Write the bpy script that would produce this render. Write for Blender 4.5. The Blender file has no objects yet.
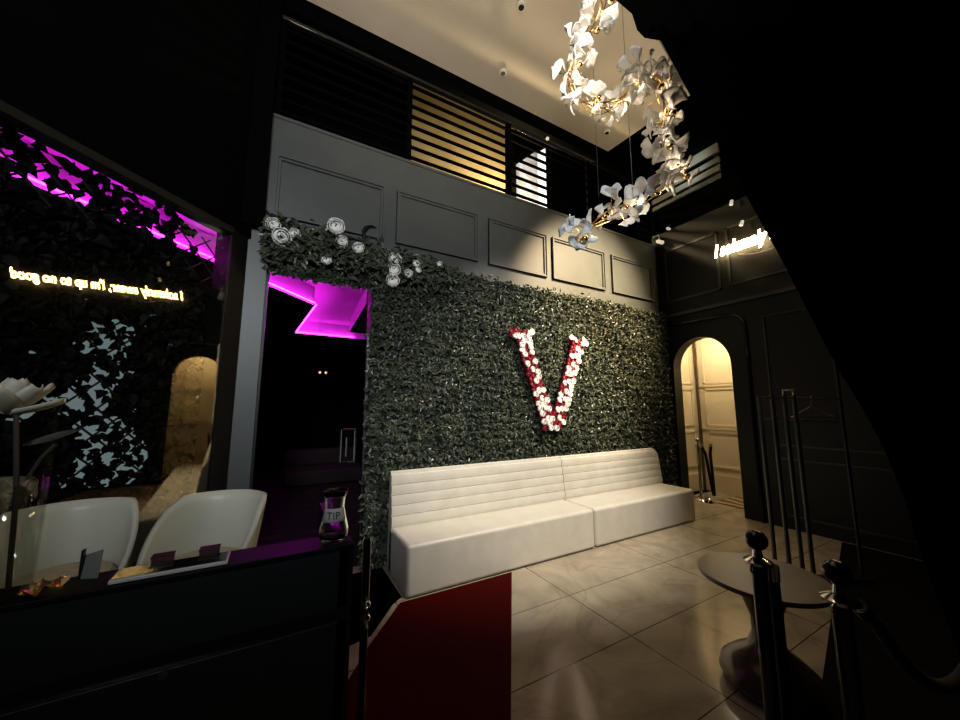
import bpy, math, random
import numpy as np
from mathutils import Vector, Matrix
random.seed(7); rng = np.random.default_rng(7)
PI = math.pi
scn = bpy.context.scene
COL = scn.collection

# ------------------------------------------------------------------ camera, world, light, exposure
cd = bpy.data.cameras.new('camera'); cam = bpy.data.objects.new('camera', cd); COL.objects.link(cam)
cd.sensor_width = 36; cd.lens = 356.966 / 960 * 36; cd.clip_start = .02; cd.clip_end = 100
cam.location = (0, 0, 1.5); cam.rotation_euler = (math.radians(90 + 7.343), 0, -math.radians(29.544))
scn.camera = cam
w = bpy.data.worlds.new('world'); scn.world = w; w.use_nodes = True
w.node_tree.nodes['Background'].inputs[0].default_value = (.6, .75, .8, 1)
w.node_tree.nodes['Background'].inputs[1].default_value = .0015
scn.view_settings.view_transform = 'Standard'; scn.view_settings.look = 'None'
scn.view_settings.exposure = 0; scn.view_settings.gamma = 1

def lamp(kind, name, loc, energy, color, size=.05, target=None, angle=60, blend=.6, sy=None):
    d = bpy.data.lights.new(name, kind); d.energy = energy; d.color = color
    if kind == 'AREA':
        d.shape = 'RECTANGLE'; d.size = size; d.size_y = sy or size
    else:
        d.shadow_soft_size = size
    if kind == 'SPOT':
        d.spot_size = math.radians(angle); d.spot_blend = blend
    o = bpy.data.objects.new(name, d); COL.objects.link(o); o.location = loc
    if target is not None:
        o.rotation_euler = (Vector(target) - Vector(loc)).to_track_quat('-Z', 'Y').to_euler()
    return o
WARM = (1, .75, .45); SOFT = (1, .9, .76); COOL = (.7, .9, 1); MAG = (.95, .02, .9)
lamp('SPOT', 'downlight_beam', (3.3, .2, 5.0), 1700, SOFT, .12, (2.75, 3.45, 1.25), 50, .85)
lamp('SPOT', 'downlight_beam', (4.3, .9, 5.0), 3900, WARM, .08, (3.95, 3.6, 2.95), 50, 1)
lamp('SPOT', 'downlight_beam', (4.6, 2.8, 5.4), 90, WARM, .05, (4.9, 2.9, 0), 44, .9)
lamp('SPOT', 'ceiling_fill', (0, -.5, 2.6), 520, (1, .86, .68), .25, (1.8, 2.5, 5.6), 74, .8)  # unseen spot added to brighten the ceiling from below
lamp('SPOT', 'cool_fill', (-1.0, -2.5, 3.6), 820, (.9, .97, 1), .5, (.55, 3.6, 2.95), 59, .8)  # unseen cool fill added behind the camera for the left side
lamp('POINT', 'vestibule_lamp', (6.25, 3.1, 2.75), 40, (1, .83, .56), .08)
lamp('POINT', 'mezzanine_lamp', (3.2, 4.5, 5.02), 130, (1, .76, .4), .06)

# ------------------------------------------------------------------ helpers
def mat(name, color, rough=.5, metal=0, emit=None, es=0, noise=None, spec=.5, trans=0, coat=0, bump=None, color2=None):
    m = bpy.data.materials.new(name); m.use_nodes = True
    nt = m.node_tree; b = nt.nodes['Principled BSDF']
    b.inputs['Base Color'].default_value = (*color, 1); b.inputs['Roughness'].default_value = rough
    b.inputs['Metallic'].default_value = metal; b.inputs['Specular IOR Level'].default_value = spec
    b.inputs['Transmission Weight'].default_value = trans; b.inputs['Coat Weight'].default_value = coat
    if emit:
        b.inputs['Emission Color'].default_value = (*emit, 1); b.inputs['Emission Strength'].default_value = es
    if noise or bump:
        tc = nt.nodes.new('ShaderNodeTexCoord')
        n = nt.nodes.new('ShaderNodeTexNoise'); n.inputs['Scale'].default_value = noise or bump[0]; n.inputs['Detail'].default_value = 5
        nt.links.new(tc.outputs['Object'], n.inputs['Vector'])
        if noise:
            r = nt.nodes.new('ShaderNodeValToRGB')
            c2 = color2 or tuple(c * .72 for c in color)
            r.color_ramp.elements[0].position = .3; r.color_ramp.elements[1].position = .7
            r.color_ramp.elements[0].color = (*c2, 1); r.color_ramp.elements[1].color = (*color, 1)
            nt.links.new(n.outputs['Fac'], r.inputs['Fac']); nt.links.new(r.outputs['Color'], b.inputs['Base Color'])
        if bump:
            n2 = n
            if noise and bump[0] != noise:
                n2 = nt.nodes.new('ShaderNodeTexNoise'); n2.inputs['Scale'].default_value = bump[0]
                nt.links.new(tc.outputs['Object'], n2.inputs['Vector'])
            bp = nt.nodes.new('ShaderNodeBump'); bp.inputs['Strength'].default_value = bump[1]; bp.inputs['Distance'].default_value = .01
            nt.links.new(n2.outputs['Fac'], bp.inputs['Height']); nt.links.new(bp.outputs['Normal'], b.inputs['Normal'])
    return m

class MB:
    """collects shapes; build() links them as ONE mesh object"""
    def __init__(s): s.v = []; s.f = []
    def add(s, vs, fs):
        o = len(s.v); s.v += [tuple(p) for p in vs]; s.f += [tuple(i + o for i in f) for f in fs]; return s
    def box(s, x0, x1, y0, y1, z0, z1, M=None):
        vs = [Vector((x, y, z)) for z in (z0, z1) for y in (y0, y1) for x in (x0, x1)]
        if M: vs = [M @ p for p in vs]
        return s.add(vs, [(0, 2, 3, 1), (4, 5, 7, 6), (0, 1, 5, 4), (2, 6, 7, 3), (0, 4, 6, 2), (1, 3, 7, 5)])
    def prism(s, pts, ax, a0, a1):
        """polygon (2D) extruded along axis ax"""
        def p3(p, a):
            q = list(p); q.insert(ax, a); return q
        n = len(pts); vs = [p3(p, a0) for p in pts] + [p3(p, a1) for p in pts]
        fs = [tuple(range(n))[::-1], tuple(range(n, 2 * n))] + [(i, (i + 1) % n, n + (i + 1) % n, n + i) for i in range(n)]
        return s.add(vs, fs)
    def lathe(s, prof, c=(0, 0, 0), n=24, M=None):
        vs = []; fs = []
        for r, z in prof:
            for k in range(n):
                a = 2 * PI * k / n; p = Vector((r * math.cos(a), r * math.sin(a), z))
                vs.append((M @ p) if M else p + Vector(c))
        for i in range(len(prof) - 1):
            for k in range(n):
                fs.append((i * n + k, i * n + (k + 1) % n, (i + 1) * n + (k + 1) % n, (i + 1) * n + k))
        fs.append(tuple(range(n))[::-1]); fs.append(tuple(range((len(prof) - 1) * n, len(prof) * n)))
        return s.add(vs, fs)
    def tube(s, pts, r, n=8):
        pts = [Vector(p) for p in pts]; rs = r if isinstance(r, (list, tuple)) else [r] * len(pts)
        vs = []; fs = []; up = None
        for i, p in enumerate(pts):
            t = (pts[min(i + 1, len(pts) - 1)] - pts[max(i - 1, 0)]).normalized()
            if up is None:
                up = t.orthogonal().normalized()
            u = (up - t * up.dot(t)); u = u.normalized() if u.length > 1e-5 else t.orthogonal().normalized(); up = u; v = t.cross(u)
            for k in range(n):
                a = 2 * PI * k / n; vs.append(p + (u * math.cos(a) + v * math.sin(a)) * rs[i])
        for i in range(len(pts) - 1):
            for k in range(n):
                fs.append((i * n + k, i * n + (k + 1) % n, (i + 1) * n + (k + 1) % n, (i + 1) * n + k))
        fs.append(tuple(range(n))[::-1]); fs.append(tuple(range((len(pts) - 1) * n, len(pts) * n)))
        return s.add(vs, fs)
    def ball(s, c, r, n=14, sz=1):
        m = n // 2
        return s.lathe([(max(r * math.sin(PI * i / m), 1e-4), -r * sz * math.cos(PI * i / m)) for i in range(m + 1)], c, n)
    def sheet(s, grid, th):
        """grid of points [i][j] given a thickness, closed"""
        g = [[Vector(p) for p in row] for row in grid]; a = len(g); b = len(g[0]); N = []
        for i in range(a):
            for j in range(b):
                du = g[min(i + 1, a - 1)][j] - g[max(i - 1, 0)][j]; dv = g[i][min(j + 1, b - 1)] - g[i][max(j - 1, 0)]
                n = du.cross(dv); N.append(n.normalized() if n.length > 1e-9 else Vector((0, 0, 1)))
        P = [p for row in g for p in row]
        vs = P + [p + n * th for p, n in zip(P, N)]; m = a * b; fs = []
        for i in range(a - 1):
            for j in range(b - 1):
                q = (i * b + j, i * b + j + 1, (i + 1) * b + j + 1, (i + 1) * b + j)
                fs.append(q[::-1]); fs.append(tuple(k + m for k in q))
        ring = [j for j in range(b)] + [i * b + b - 1 for i in range(1, a)] + [(a - 1) * b + j for j in range(b - 2, -1, -1)] + [i * b for i in range(a - 2, 0, -1)]
        for k in range(len(ring)):
            p, q = ring[k], ring[(k + 1) % len(ring)]; fs.append((p, q, q + m, p + m))
        return s.add(vs, fs)
    def build(s, name, m, parent=None, smooth=False, bevel=0, seg=2):
        me = bpy.data.meshes.new(name); me.from_pydata(s.v, [], s.f); me.materials.append(m)
        if smooth: me.polygons.foreach_set('use_smooth', [True] * len(me.polygons))
        o = bpy.data.objects.new(name, me); COL.objects.link(o)
        if smooth and smooth != 'all':
            import bmesh
            bm = bmesh.new(); bm.from_mesh(me); lim = math.radians(40)
            for e in bm.edges:
                if len(e.link_faces) != 2 or e.calc_face_angle(0) > lim: e.smooth = False
            bm.to_mesh(me); bm.free()
        if bevel:
            b = o.modifiers.new('bevel', 'BEVEL'); b.width = bevel; b.segments = seg; b.limit_method = 'ANGLE'
            me.polygons.foreach_set('use_smooth', [True] * len(me.polygons))
            wn = o.modifiers.new('normals', 'WEIGHTED_NORMAL'); wn.keep_sharp = False
        if parent: o.parent = parent
        return o
def rawmesh(name, V, F, m, parent=None, smooth=False):
    me = bpy.data.meshes.new(name); me.from_pydata(V.tolist(), [], F.tolist()); me.materials.append(m)
    if smooth: me.polygons.foreach_set('use_smooth', [True] * len(me.polygons))
    o = bpy.data.objects.new(name, me); COL.objects.link(o)
    if parent: o.parent = parent
    return o
def tag(o, label, cat, group=None, kind=None):
    if label: o['label'] = label
    if cat: o['category'] = cat
    if group: o['group'] = group
    if kind: o['kind'] = kind
    return o
def thing(name, label, cat, loc=(0, 0, 0), rz=0, group=None):
    o = bpy.data.objects.new(name, None); COL.objects.link(o); o.location = loc; o.rotation_euler = (0, 0, rz)
    o.empty_display_size = .05
    return tag(o, label, cat, group)
def struct(o, label=None, cat=None):
    o['kind'] = 'structure'
    if label: o['label'] = label
    if cat: o['category'] = cat
    return o
def copy_tree(o, parent=None):
    c = o.copy(); COL.objects.link(c)
    if parent: c.parent = parent
    for ch in list(o.children): copy_tree(ch, c)
    return c
def basis(x, y, z, o):
    M = Matrix((x, y, z)).transposed().to_4x4(); M.translation = o; return M
def frame_of(n, roll, o):
    """matrix whose +Z is n"""
    z = Vector(n).normalized(); x = z.orthogonal().normalized(); y = z.cross(x)
    return basis(x, y, z, Vector(o)) @ Matrix.Rotation(roll, 4, 'Z')

# ------------------------------------------------------------------ materials
M = {}
M['ceil'] = mat('cream ceiling paint', (.62, .56, .47), .6, noise=3, color2=(.58, .52, .435))
M['wall'] = mat('grey green wall paint', (.058, .064, .063), .45, noise=6, color2=(.05, .056, .055))
M['black'] = mat('black paint', (.0009, .0009, .001), .8, spec=.02)
M['rwall'] = mat('charcoal wall paint', (.0045, .005, .0045), .5, spec=.3, noise=5)
M['trimr'] = mat('charcoal moulding paint', (.022, .022, .02), .4)
M['cream'] = mat('cream panelling paint', (.8, .7, .5), .4, noise=4, color2=(.76, .66, .46))
M['blackm'] = mat('black powder coat', (.003, .003, .003), .45, spec=.3)
M['gloss'] = mat('black gloss lacquer', (.006, .006, .007), .12)
M['chrome'] = mat('chrome', (.6, .58, .55), .12, 1)
M['steel'] = mat('brushed steel', (.35, .34, .33), .3, 1)
M['brass'] = mat('polished brass', (.75, .5, .22), .2, 1)
M['leather'] = mat('white vinyl', (.62, .59, .525), .38, noise=7, color2=(.56, .525, .46), bump=(180, .08))
M['hedge'] = mat('artificial boxwood leaf', (.095, .105, .07), .38, noise=8, color2=(.022, .034, .022), spec=.6)
M['backing'] = mat('dark hedge backing', (.004, .006, .004), .9)
M['white'] = mat('white porcelain', (.74, .73, .72), .3)
M['rosew'] = mat('white silk petal', (.92, .9, .87), .6)
M['roser'] = mat('crimson silk petal', (.26, .005, .025), .55)
M['carpet'] = mat('red carpet', (.05, .0006, .0008), .95, noise=60, color2=(.036, .0005, .0006), bump=(400, .5), spec=.05)
M['desk'] = mat('dark slate laminate', (.012, .018, .021), .35, noise=14, color2=(.009, .014, .0165))
M['plastic'] = mat('off white chair shell', (.58, .57, .48), .4)
M['ivory'] = mat('ivory chair cushion', (.55, .47, .32), .6, noise=20)
M['ivy'] = mat('dark ivy leaf', (.0022, .003, .002), .65, spec=.12, noise=10)
M['willow'] = mat('brown willow slat', (.012, .009, .006), .7)
M['bronze'] = mat('bronze glaze', (.09, .06, .03), .22, .4, noise=5)
M['tabletop'] = mat('brown stone table top', (.12, .088, .068), .4, noise=6, color2=(.095, .07, .054))
M['drape'] = mat('black velvet', (.0005, .0005, .0005), 1, spec=0)
M['velvet'] = mat('black velvet rope', (.006, .005, .005), .85)
M['led'] = mat('magenta led strip', (.1, .02, .1), .5, emit=MAG, es=26)
M['tray'] = mat('white plaster', (.75, .72, .75), .6)
M['neon'] = mat('warm neon tube', (1, .9, .7), .5, emit=(1, .72, .36), es=35)
M['gold'] = mat('gold foil', (.8, .5, .22), .2, .9)
M['card'] = mat('grey green card', (.2, .21, .19), .6)
M['maroon'] = mat('maroon card', (.05, .006, .012), .5)
M['flower'] = mat('ivory magnolia petal', (.42, .4, .33), .5)
M['stem'] = mat('brown flower stem', (.025, .02, .01), .6)
M['label'] = mat('frosted label', (.42, .42, .4), .7)
M['ink'] = mat('black ink', (.01, .01, .01), .6)
M['lamphead'] = mat('white spotlight housing', (.8, .78, .72), .4, emit=(1, .9, .75), es=.4)
M['louvre'] = mat('grey louvre', (.16, .165, .15), .5)
M['upright'] = mat('dark grey tube', (.05, .05, .048), .35)
M['couch'] = mat('dark red upholstery', (.008, .001, .001), .8)
M['winlit'] = mat('daylit frosted glass', (.4, .45, .45), .4, emit=(.5, .8, .72), es=.24)
def glass_mat(name, fac, tint, rough=0, gt=(1, 1, 1)):
    m = bpy.data.materials.new(name); m.use_nodes = True; nt = m.node_tree
    for n in list(nt.nodes):
        if n.type != 'OUTPUT_MATERIAL': nt.nodes.remove(n)
    o = nt.nodes['Material Output']; mx = nt.nodes.new('ShaderNodeMixShader'); t = nt.nodes.new('ShaderNodeBsdfTransparent'); g = nt.nodes.new('ShaderNodeBsdfGlossy')
    t.inputs[0].default_value = (*tint, 1); g.inputs['Roughness'].default_value = rough; g.inputs[0].default_value = (*gt, 1); mx.inputs[0].default_value = fac
    nt.links.new(t.outputs[0], mx.inputs[1]); nt.links.new(g.outputs[0], mx.inputs[2]); nt.links.new(mx.outputs[0], o.inputs[0]); return m
M['pane'] = glass_mat('bronze tinted reflective glass', .1, (.95, .95, .95), 0, (1, .86, .6))
M['doorglass'] = glass_mat('clear door glass', .02, (.97, .97, .97))
M['thinglass'] = glass_mat('thin clear glass', .07, (.9, .92, .9))
M['clear'] = mat('clear glass', (.95, .97, .96), .02, trans=1)

def marble():
    m = bpy.data.materials.new('polished marble tile'); m.use_nodes = True; nt = m.node_tree; N = nt.nodes; L = nt.links; b = N['Principled BSDF']
    tc = N.new('ShaderNodeTexCoord'); mp = N.new('ShaderNodeMapping'); L.new(tc.outputs['Object'], mp.inputs[0])
    mp.inputs['Location'].default_value = (-2.13, -1.738, 0)
    br = N.new('ShaderNodeTexBrick'); br.offset = 0; br.inputs['Scale'].default_value = 1
    br.inputs['Brick Width'].default_value = 1.232; br.inputs['Row Height'].default_value = .58
    br.inputs['Mortar Size'].default_value = .0035; br.inputs['Mortar Smooth'].default_value = .1
    L.new(mp.outputs[0], br.inputs['Vector'])
    br.inputs['Color1'].default_value = (1, 1, 1, 1); br.inputs['Color2'].default_value = (.93, .93, .93, 1); br.inputs['Mortar'].default_value = (.09, .075, .06, 1)
    ns = N.new('ShaderNodeTexNoise'); ns.inputs['Scale'].default_value = 1.6; ns.inputs['Detail'].default_value = 8; ns.inputs['Distortion'].default_value = 2.2
    L.new(tc.outputs['Object'], ns.inputs['Vector'])
    r = N.new('ShaderNodeValToRGB'); e = r.color_ramp.elements
    e[0].position = .35; e[0].color = (.3, .255, .19, 1); e[1].position = .62; e[1].color = (.41, .355, .27, 1)
    L.new(ns.outputs['Fac'], r.inputs['Fac'])
    # thin veins
    n2 = N.new('ShaderNodeTexNoise'); n2.inputs['Scale'].default_value = 1.1; n2.inputs['Detail'].default_value = 6; n2.inputs['Distortion'].default_value = 1.2
    L.new(tc.outputs['Object'], n2.inputs['Vector'])
    r2 = N.new('ShaderNodeValToRGB'); e = r2.color_ramp.elements; e[0].position = .475; e[0].color = (1, 1, 1, 1); e[1].position = .525; e[1].color = (1, 1, 1, 1)
    q = e.new(.5); q.color = (.86, .83, .8, 1); L.new(n2.outputs['Fac'], r2.inputs['Fac'])
    m1 = N.new('ShaderNodeMixRGB'); m1.blend_type = 'MULTIPLY'; m1.inputs[0].default_value = 1; L.new(r.outputs[0], m1.inputs[1]); L.new(r2.outputs[0], m1.inputs[2])
    m2 = N.new('ShaderNodeMixRGB'); m2.blend_type = 'MULTIPLY'; m2.inputs[0].default_value = 1; L.new(m1.outputs[0], m2.inputs[1]); L.new(br.outputs['Color'], m2.inputs[2])
    L.new(m2.outputs[0], b.inputs['Base Color']); b.inputs['Roughness'].default_value = .13; b.inputs['Specular IOR Level'].default_value = .5; b.inputs['Coat Weight'].default_value = .0
    return m
M['marble'] = marble()
def club_carpet():
    m = mat('patterned club carpet', (.03, .025, .025), .95, spec=.1); nt = m.node_tree
    tc = nt.nodes.new('ShaderNodeTexCoord'); br = nt.nodes.new('ShaderNodeTexBrick'); br.inputs['Scale'].default_value = 1
    br.inputs['Brick Width'].default_value = .5; br.inputs['Row Height'].default_value = .22; br.inputs['Mortar Size'].default_value = .05
    br.inputs['Color1'].default_value = (.03, .014, .015, 1); br.inputs['Color2'].default_value = (.012, .01, .012, 1); br.inputs['Mortar'].default_value = (.01, .01, .01, 1)
    nt.links.new(tc.outputs['Object'], br.inputs[0]); nt.links.new(br.outputs[0], nt.nodes['Principled BSDF'].inputs['Base Color']); return m
M['club'] = club_carpet()

# ------------------------------------------------------------------ setting
def S(mb, name, m, label, cat, **k): return struct(mb.build(name, m, **k), label, cat)
S(MB().box(-6, 9, -4, 3.7, -.12, 0), 'floor', M['marble'], 'polished beige marble tile floor', 'floor')
S(MB().box(-6, 3.4, 3.7, 10.2, -.12, 0).box(-6, -.9, 2.9, 3.7, -.1, .002), 'floor_club', M['club'], 'dark patterned carpet of the room behind the glass', 'floor')
S(MB().prism([(-4, -1.5), (2.9, 1.4), (3.4, 2.06), (4.53, 2.33), (4.43, 3.6), (-4, 3.6)], 2, 5.6, 5.75), 'ceiling', M['ceil'], 'cream raised ceiling panel over the lounge', 'ceiling')
wb = S(MB().box(-.33, -.15, 3.6, 3.8, 0, 4.2).box(-.15, .8, 3.6, 3.8, 2.79, 4.2).box(.8, 5.6, 3.6, 3.8, 0, 4.2), 'wall_back', M['wall'], 'grey green panelled wall behind the white sofa', 'wall')
tb = MB()
def moulding(tb, x0, x1, z0, z1, y):
    for k, (w, d) in enumerate(((.042, .022), (.018, .04))):
        tb.box(x0, x1, y - d, y, z1 - w, z1).box(x0, x1, y - d, y, z0, z0 + w).box(x0, x0 + w, y - d, y, z0 + w, z1 - w).box(x1 - w, x1, y - d, y, z0 + w, z1 - w)
for a, b in ((-.14, .868), (1.0, 2.0), (2.155, 3.075), (3.175, 4.2), (4.355, 5.35)): moulding(tb, a, b, 3.22, 3.82, 3.6)
tb.build('panel_moulding', M['wall'], wb)
MB().box(-.33, 5.6, 3.588, 3.85, 4.2, 4.23).build('ledge', M['wall'], wb)
# right wall with the arch
Yc, rad, zs = 3.055, .425, 2.1
arch = [(3.48, 0), (3.48, zs)] + [(Yc + rad * math.cos(a), zs + rad * 1.07 * math.sin(a)) for a in np.linspace(0, PI, 20)[1:-1]] + [(2.63, zs), (2.63, 0)]
wr = S(MB().prism([(-1.5, 0), (-1.5, 4.45), (3.8, 4.45), (3.8, 0)] + arch, 0, 5.6, 5.8), 'wall_right', M['rwall'], 'charcoal panelled wall with the arched opening', 'wall')
tr = MB()
def rmould(y0, y1, z0, z1, wd=.03, d=.02, x=5.6):
    tr.box(x - d, x, y0, y1, z1 - wd, z1).box(x - d, x, y0, y1, z0, z0 + wd).box(x - d, x, y0, y0 + wd, z0, z1).box(x - d, x, y1 - wd, y1, z0, z1)
rmould(2.66, 3.5, 3.2, 4.1); rmould(1.1, 2.55, 3.22, 4.1); rmould(-.6, .95, 3.22, 4.1)
rmould(.9, 2.2, 1.0, 2.7, .02); rmould(.9, 2.2, .15, .85, .02)
tr.box(5.56, 5.6, -1.5, 3.6, 2.95, 3.0)
tr.build('panel_moulding', M['trimr'], wr)
S(MB().box(5.8, 9, 3.86, 3.96, 0, 3.1).box(5.8, 6.0, 3.8, 3.86, 0, 3.1), 'wall_vestibule_side', M['cream'], 'cream panelled side wall inside the arch', 'wall')
S(MB().box(6.88, 6.98, -.5, 3.86, 0, 3.1), 'wall_vestibule_end', M['cream'], 'cream panelled end wall seen through the arch', 'wall')
S(MB().box(5.8, 7, -.5, 4, 2.95, 3.1), 'ceiling_vestibule', M['cream'], 'cream ceiling inside the arch', 'ceiling')
vm = MB()
for z0, z1 in ((.42, 1.05), (1.14, 1.82), (1.9, 2.75)):
    for y0, y1 in ((2.75, 3.72), (1.6, 2.6)):
        for a in ((y0, y1, z1 - .03, z1), (y0, y1, z0, z0 + .03), (y0, y0 + .03, z0, z1), (y1 - .03, y1, z0, z1)): vm.box(6.862, 6.88, *a)
    for a in ((5.95, 6.72, z1 - .03, z1), (5.95, 6.72, z0, z0 + .03), (5.95, 5.98, z0, z1), (6.69, 6.72, z0, z1)): vm.box(a[0], a[1], 3.842, 3.86, a[2], a[3])
vm.box(6.86, 6.88, -.5, 3.86, 0, .3).box(6.0, 6.86, 3.84, 3.86, 0, .3).box(6.855, 6.88, -.5, 3.86, 1.08, 1.115).box(6.855, 6.88, -.5, 3.86, 1.85, 1.885)
S(MB().box(6.83, 6.86, 3.8, 3.84, 0, 2.95), 'trim_vestibule_post', mat('brown timber', (.1, .06, .03), .5, noise=6), 'brown timber corner post inside the arch', 'trim')
S(vm, 'trim_vestibule', M['cream'], 'cream panel mouldings inside the arch', 'trim')
# mezzanine
S(MB().box(-.33, 7, 3.85, 5.1, 4.05, 4.2), 'floor_mezzanine', M['black'], 'dark upper gallery floor', 'floor')
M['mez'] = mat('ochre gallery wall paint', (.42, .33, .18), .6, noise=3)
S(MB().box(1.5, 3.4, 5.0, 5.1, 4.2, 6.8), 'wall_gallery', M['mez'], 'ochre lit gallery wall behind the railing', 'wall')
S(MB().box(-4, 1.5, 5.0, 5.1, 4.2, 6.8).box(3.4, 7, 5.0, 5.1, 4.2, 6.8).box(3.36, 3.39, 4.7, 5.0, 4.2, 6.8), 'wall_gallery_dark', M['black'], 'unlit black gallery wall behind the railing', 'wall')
S(MB().box(-4, 7, 3.64, 5.1, 6.7, 6.85), 'ceiling_gallery', M['black'], 'black gallery ceiling', 'ceiling')
S(MB().box(-4, 5.8, 3.62, 3.75, 5.42, 6.7), 'trim_gallery', M['black'], 'black beam above the gallery railing', 'trim')
# left chamfer wall: plane through A, direction 42 degrees off the Y axis
A = Vector((-.33, 3.55, 0)); ph = math.radians(42)
G = basis(Vector((math.sin(ph), math.cos(ph), 0)), Vector((-math.cos(ph), math.sin(ph), 0)), Vector((0, 0, 1)), A)   # x = along the wall, y = outwards (behind the glass)
wl = S(MB().box(-4.5, .1, 0, .16, 2.96, 6.8, G).box(-4.5, .0, 0, .16, 0, .25, G).box(-4.5, -2.6, 0, .16, .25, 2.96, G), 'wall_left', M['black'], 'black wall above the large reflective window', 'wall')
S(MB().box(-.36, -.2, 3.5, 3.599, 3.06, 6.8), 'trim_pilaster', M['black'], 'black upper pilaster at the left end of the gallery', 'trim')
win = thing('window_1', 'large dark reflective window left of the doorway', 'window', A); win['kind'] = 'structure'
win.matrix_world = G
MB().box(-.115, .03, -.004, .16, .25, 2.96).box(-2.6, -.115, -.02, .1, 2.92, 2.97).box(-2.6, -.115, -.02, .1, .25, .3).build('window_frame', M['blackm'], win)
MB().box(-2.6, -.115, .004, .012, .3, 2.92).build('pane', M['pane'], win)
# room behind glass and doorway
S(MB().box(-6, 3.4, 10, 10.2, 0, 3.4).box(3.2, 3.4, 3.8, 10.2, 0, 3.4).box(-6.2, -6, 0, 10.2, 0, 3.4), 'wall_club', M['black'], 'black walls of the room behind the glass', 'wall')
S(MB().prism([(-4.2, -.6), (-.33, 3.72), (3.4, 3.8), (3.4, 10.2), (-6, 10.2), (-6, -.6)], 2, 3.22, 3.4), 'ceiling_club', M['tray'], 'white cove ceiling behind the glass washed in magenta', 'ceiling')
L1 = [(-3.6, .9), (.386, 5.555), (.221, 7.945), (1.4, 7.95)]
sof = MB().prism([(-6, .9), (-3.6, .9), (.386, 5.555), (.221, 7.945), (3.3, 7.95), (3.3, 10), (-6, 10)], 2, 2.95, 3.21)
sof.prism([(1.03, 5.1), (3.3, 5.1), (3.3, 7.4), (1.17, 7.3)], 2, 2.95, 3.21)
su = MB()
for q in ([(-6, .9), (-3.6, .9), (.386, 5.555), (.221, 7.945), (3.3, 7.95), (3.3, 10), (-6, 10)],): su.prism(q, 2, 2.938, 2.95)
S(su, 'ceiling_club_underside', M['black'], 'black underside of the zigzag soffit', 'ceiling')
S(sof, 'ceiling_club_soffit', M['tray'], 'dropped zigzag soffit with magenta edge light', 'ceiling')
def led_along(pts, off, z):
    mb = MB()
    for (a, b) in zip(pts[:-1], pts[1:]):
        a = Vector((*a, 0)); b = Vector((*b, 0)); d = (b - a).normalized(); n = Vector((d.y, -d.x, 0)) * off
        p = a + n + d * .03; q = b + n - d * .03
        Mx = basis(d, Vector((-d.y, d.x, 0)), Vector((0, 0, 1)), p + Vector((0, 0, z)))
        mb.box(0, (q - p).length, -.008, .008, 0, .012, Mx)
    return mb
o = led_along(L1, .035, 2.965).build('led_strip', M['led']); tag(o, 'magenta light strip along the zigzag ceiling edge behind the glass', 'light strip')
o = led_along([(1.17, 7.3), (1.03, 5.1)], -.035, 2.965).build('led_strip', M['led']); tag(o, 'short magenta light strip at right above the doorway', 'light strip')

# ------------------------------------------------------------------ doorway
d = thing('door_1', 'tall black glass door under the flower garland', 'door', (.31, 3.7, 0)); d['kind'] = 'structure'
MB().box(-.46, -.44, -.08, .1, 0, 2.79).box(.47, .49, -.08, .1, 0, 2.79).build('frame', M['blackm'], d)
MB().box(.0, .46, -.03, -.02, .02, 2.78).build('pane', M['doorglass'], d)
MB().box(.455, .468, -.034, -.016, .02, 2.2).build('edge_strip', M['steel'], d)
hd = MB(); hd.tube([(.25, -.09, .98), (.25, -.09, 1.28)], .012).tube([(.37, -.09, .98), (.37, -.09, 1.28)], .012).tube([(.25, -.09, 1.28), (.37, -.09, 1.28)], .012).tube([(.25, -.09, .98), (.37, -.09, .98)], .009).tube([(.31, -.02, 1.02), (.31, -.02, 1.2)], .014)
hd.tube([(.31, -.09, 1.28), (.31, -.02, 1.28)], .007).tube([(.31, -.09, .98), (.31, -.02, .98)], .007)
hd.build('door_handle', M['chrome'], d, True)
t = thing('couch', 'dark red couch deep in the unlit room behind the doorway', 'couch', (.9, 8, 0))
MB().box(-.7, .7, -.4, .4, .02, .3).build('seat', M['couch'], t, bevel=.04); MB().box(-.7, .7, .2, .4, .3, .62).build('backrest', M['couch'], t, bevel=.04)
t = thing('emergency_light', 'tiny twin red emergency light high on the far wall', 'light', (.99, 9.96, 2.35))
MB().box(-.12, .12, -.04, .04, -.05, .05).build('housing', M['blackm'], t)
M['redled'] = mat('red indicator', (1, .3, .2), emit=(1, .25, .15), es=4)
for sx in (-.07, .07): MB().ball((sx, -.05, 0), .026).build('indicator', M['redled'], t)

# ------------------------------------------------------------------ leaves
def leaf_cloud(P, N, T, Ln, Wd):
    """arrays of points, normals, tip directions, lengths, widths -> two folded quads per leaf"""
    T = T - N * np.sum(T * N, 1, keepdims=True); T /= np.linalg.norm(T, axis=1, keepdims=True) + 1e-9
    B = np.cross(N, T); L = Ln[:, None]; W = Wd[:, None]
    f = N * W * .35
    v = np.stack([P, P + T * L * .3 + B * W * .45 + f, P + T * L * .68 + B * W * .4 + f, P + T * L - f * .6, P + T * L * .68 - B * W * .4 + f, P + T * L * .3 - B * W * .45 + f], 1)
    n = len(P); base = (np.arange(n) * 6)[:, None]
    F = np.concatenate([base + np.array([[0, 1, 2, 3]]), base + np.array([[0, 3, 4, 5]])], 0)
    return v.reshape(-1, 3), F
def unit(a): return a / (np.linalg.norm(a, axis=1, keepdims=True) + 1e-9)
hw = thing('hedge_wall', 'wide artificial green hedge panel covering the wall behind the sofa', 'hedge', (3.1, 3.58, 0))
MB().box(-2.32, 2.46, -.02, .015, .02, 3.0).box(-3.22, -2.3, -.02, .015, 2.72, 2.98).build('backing', M['backing'], hw)
n = 34000
x = rng.uniform(-2.34, 2.46, n); z = rng.uniform(.03, 3.03, n)
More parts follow.
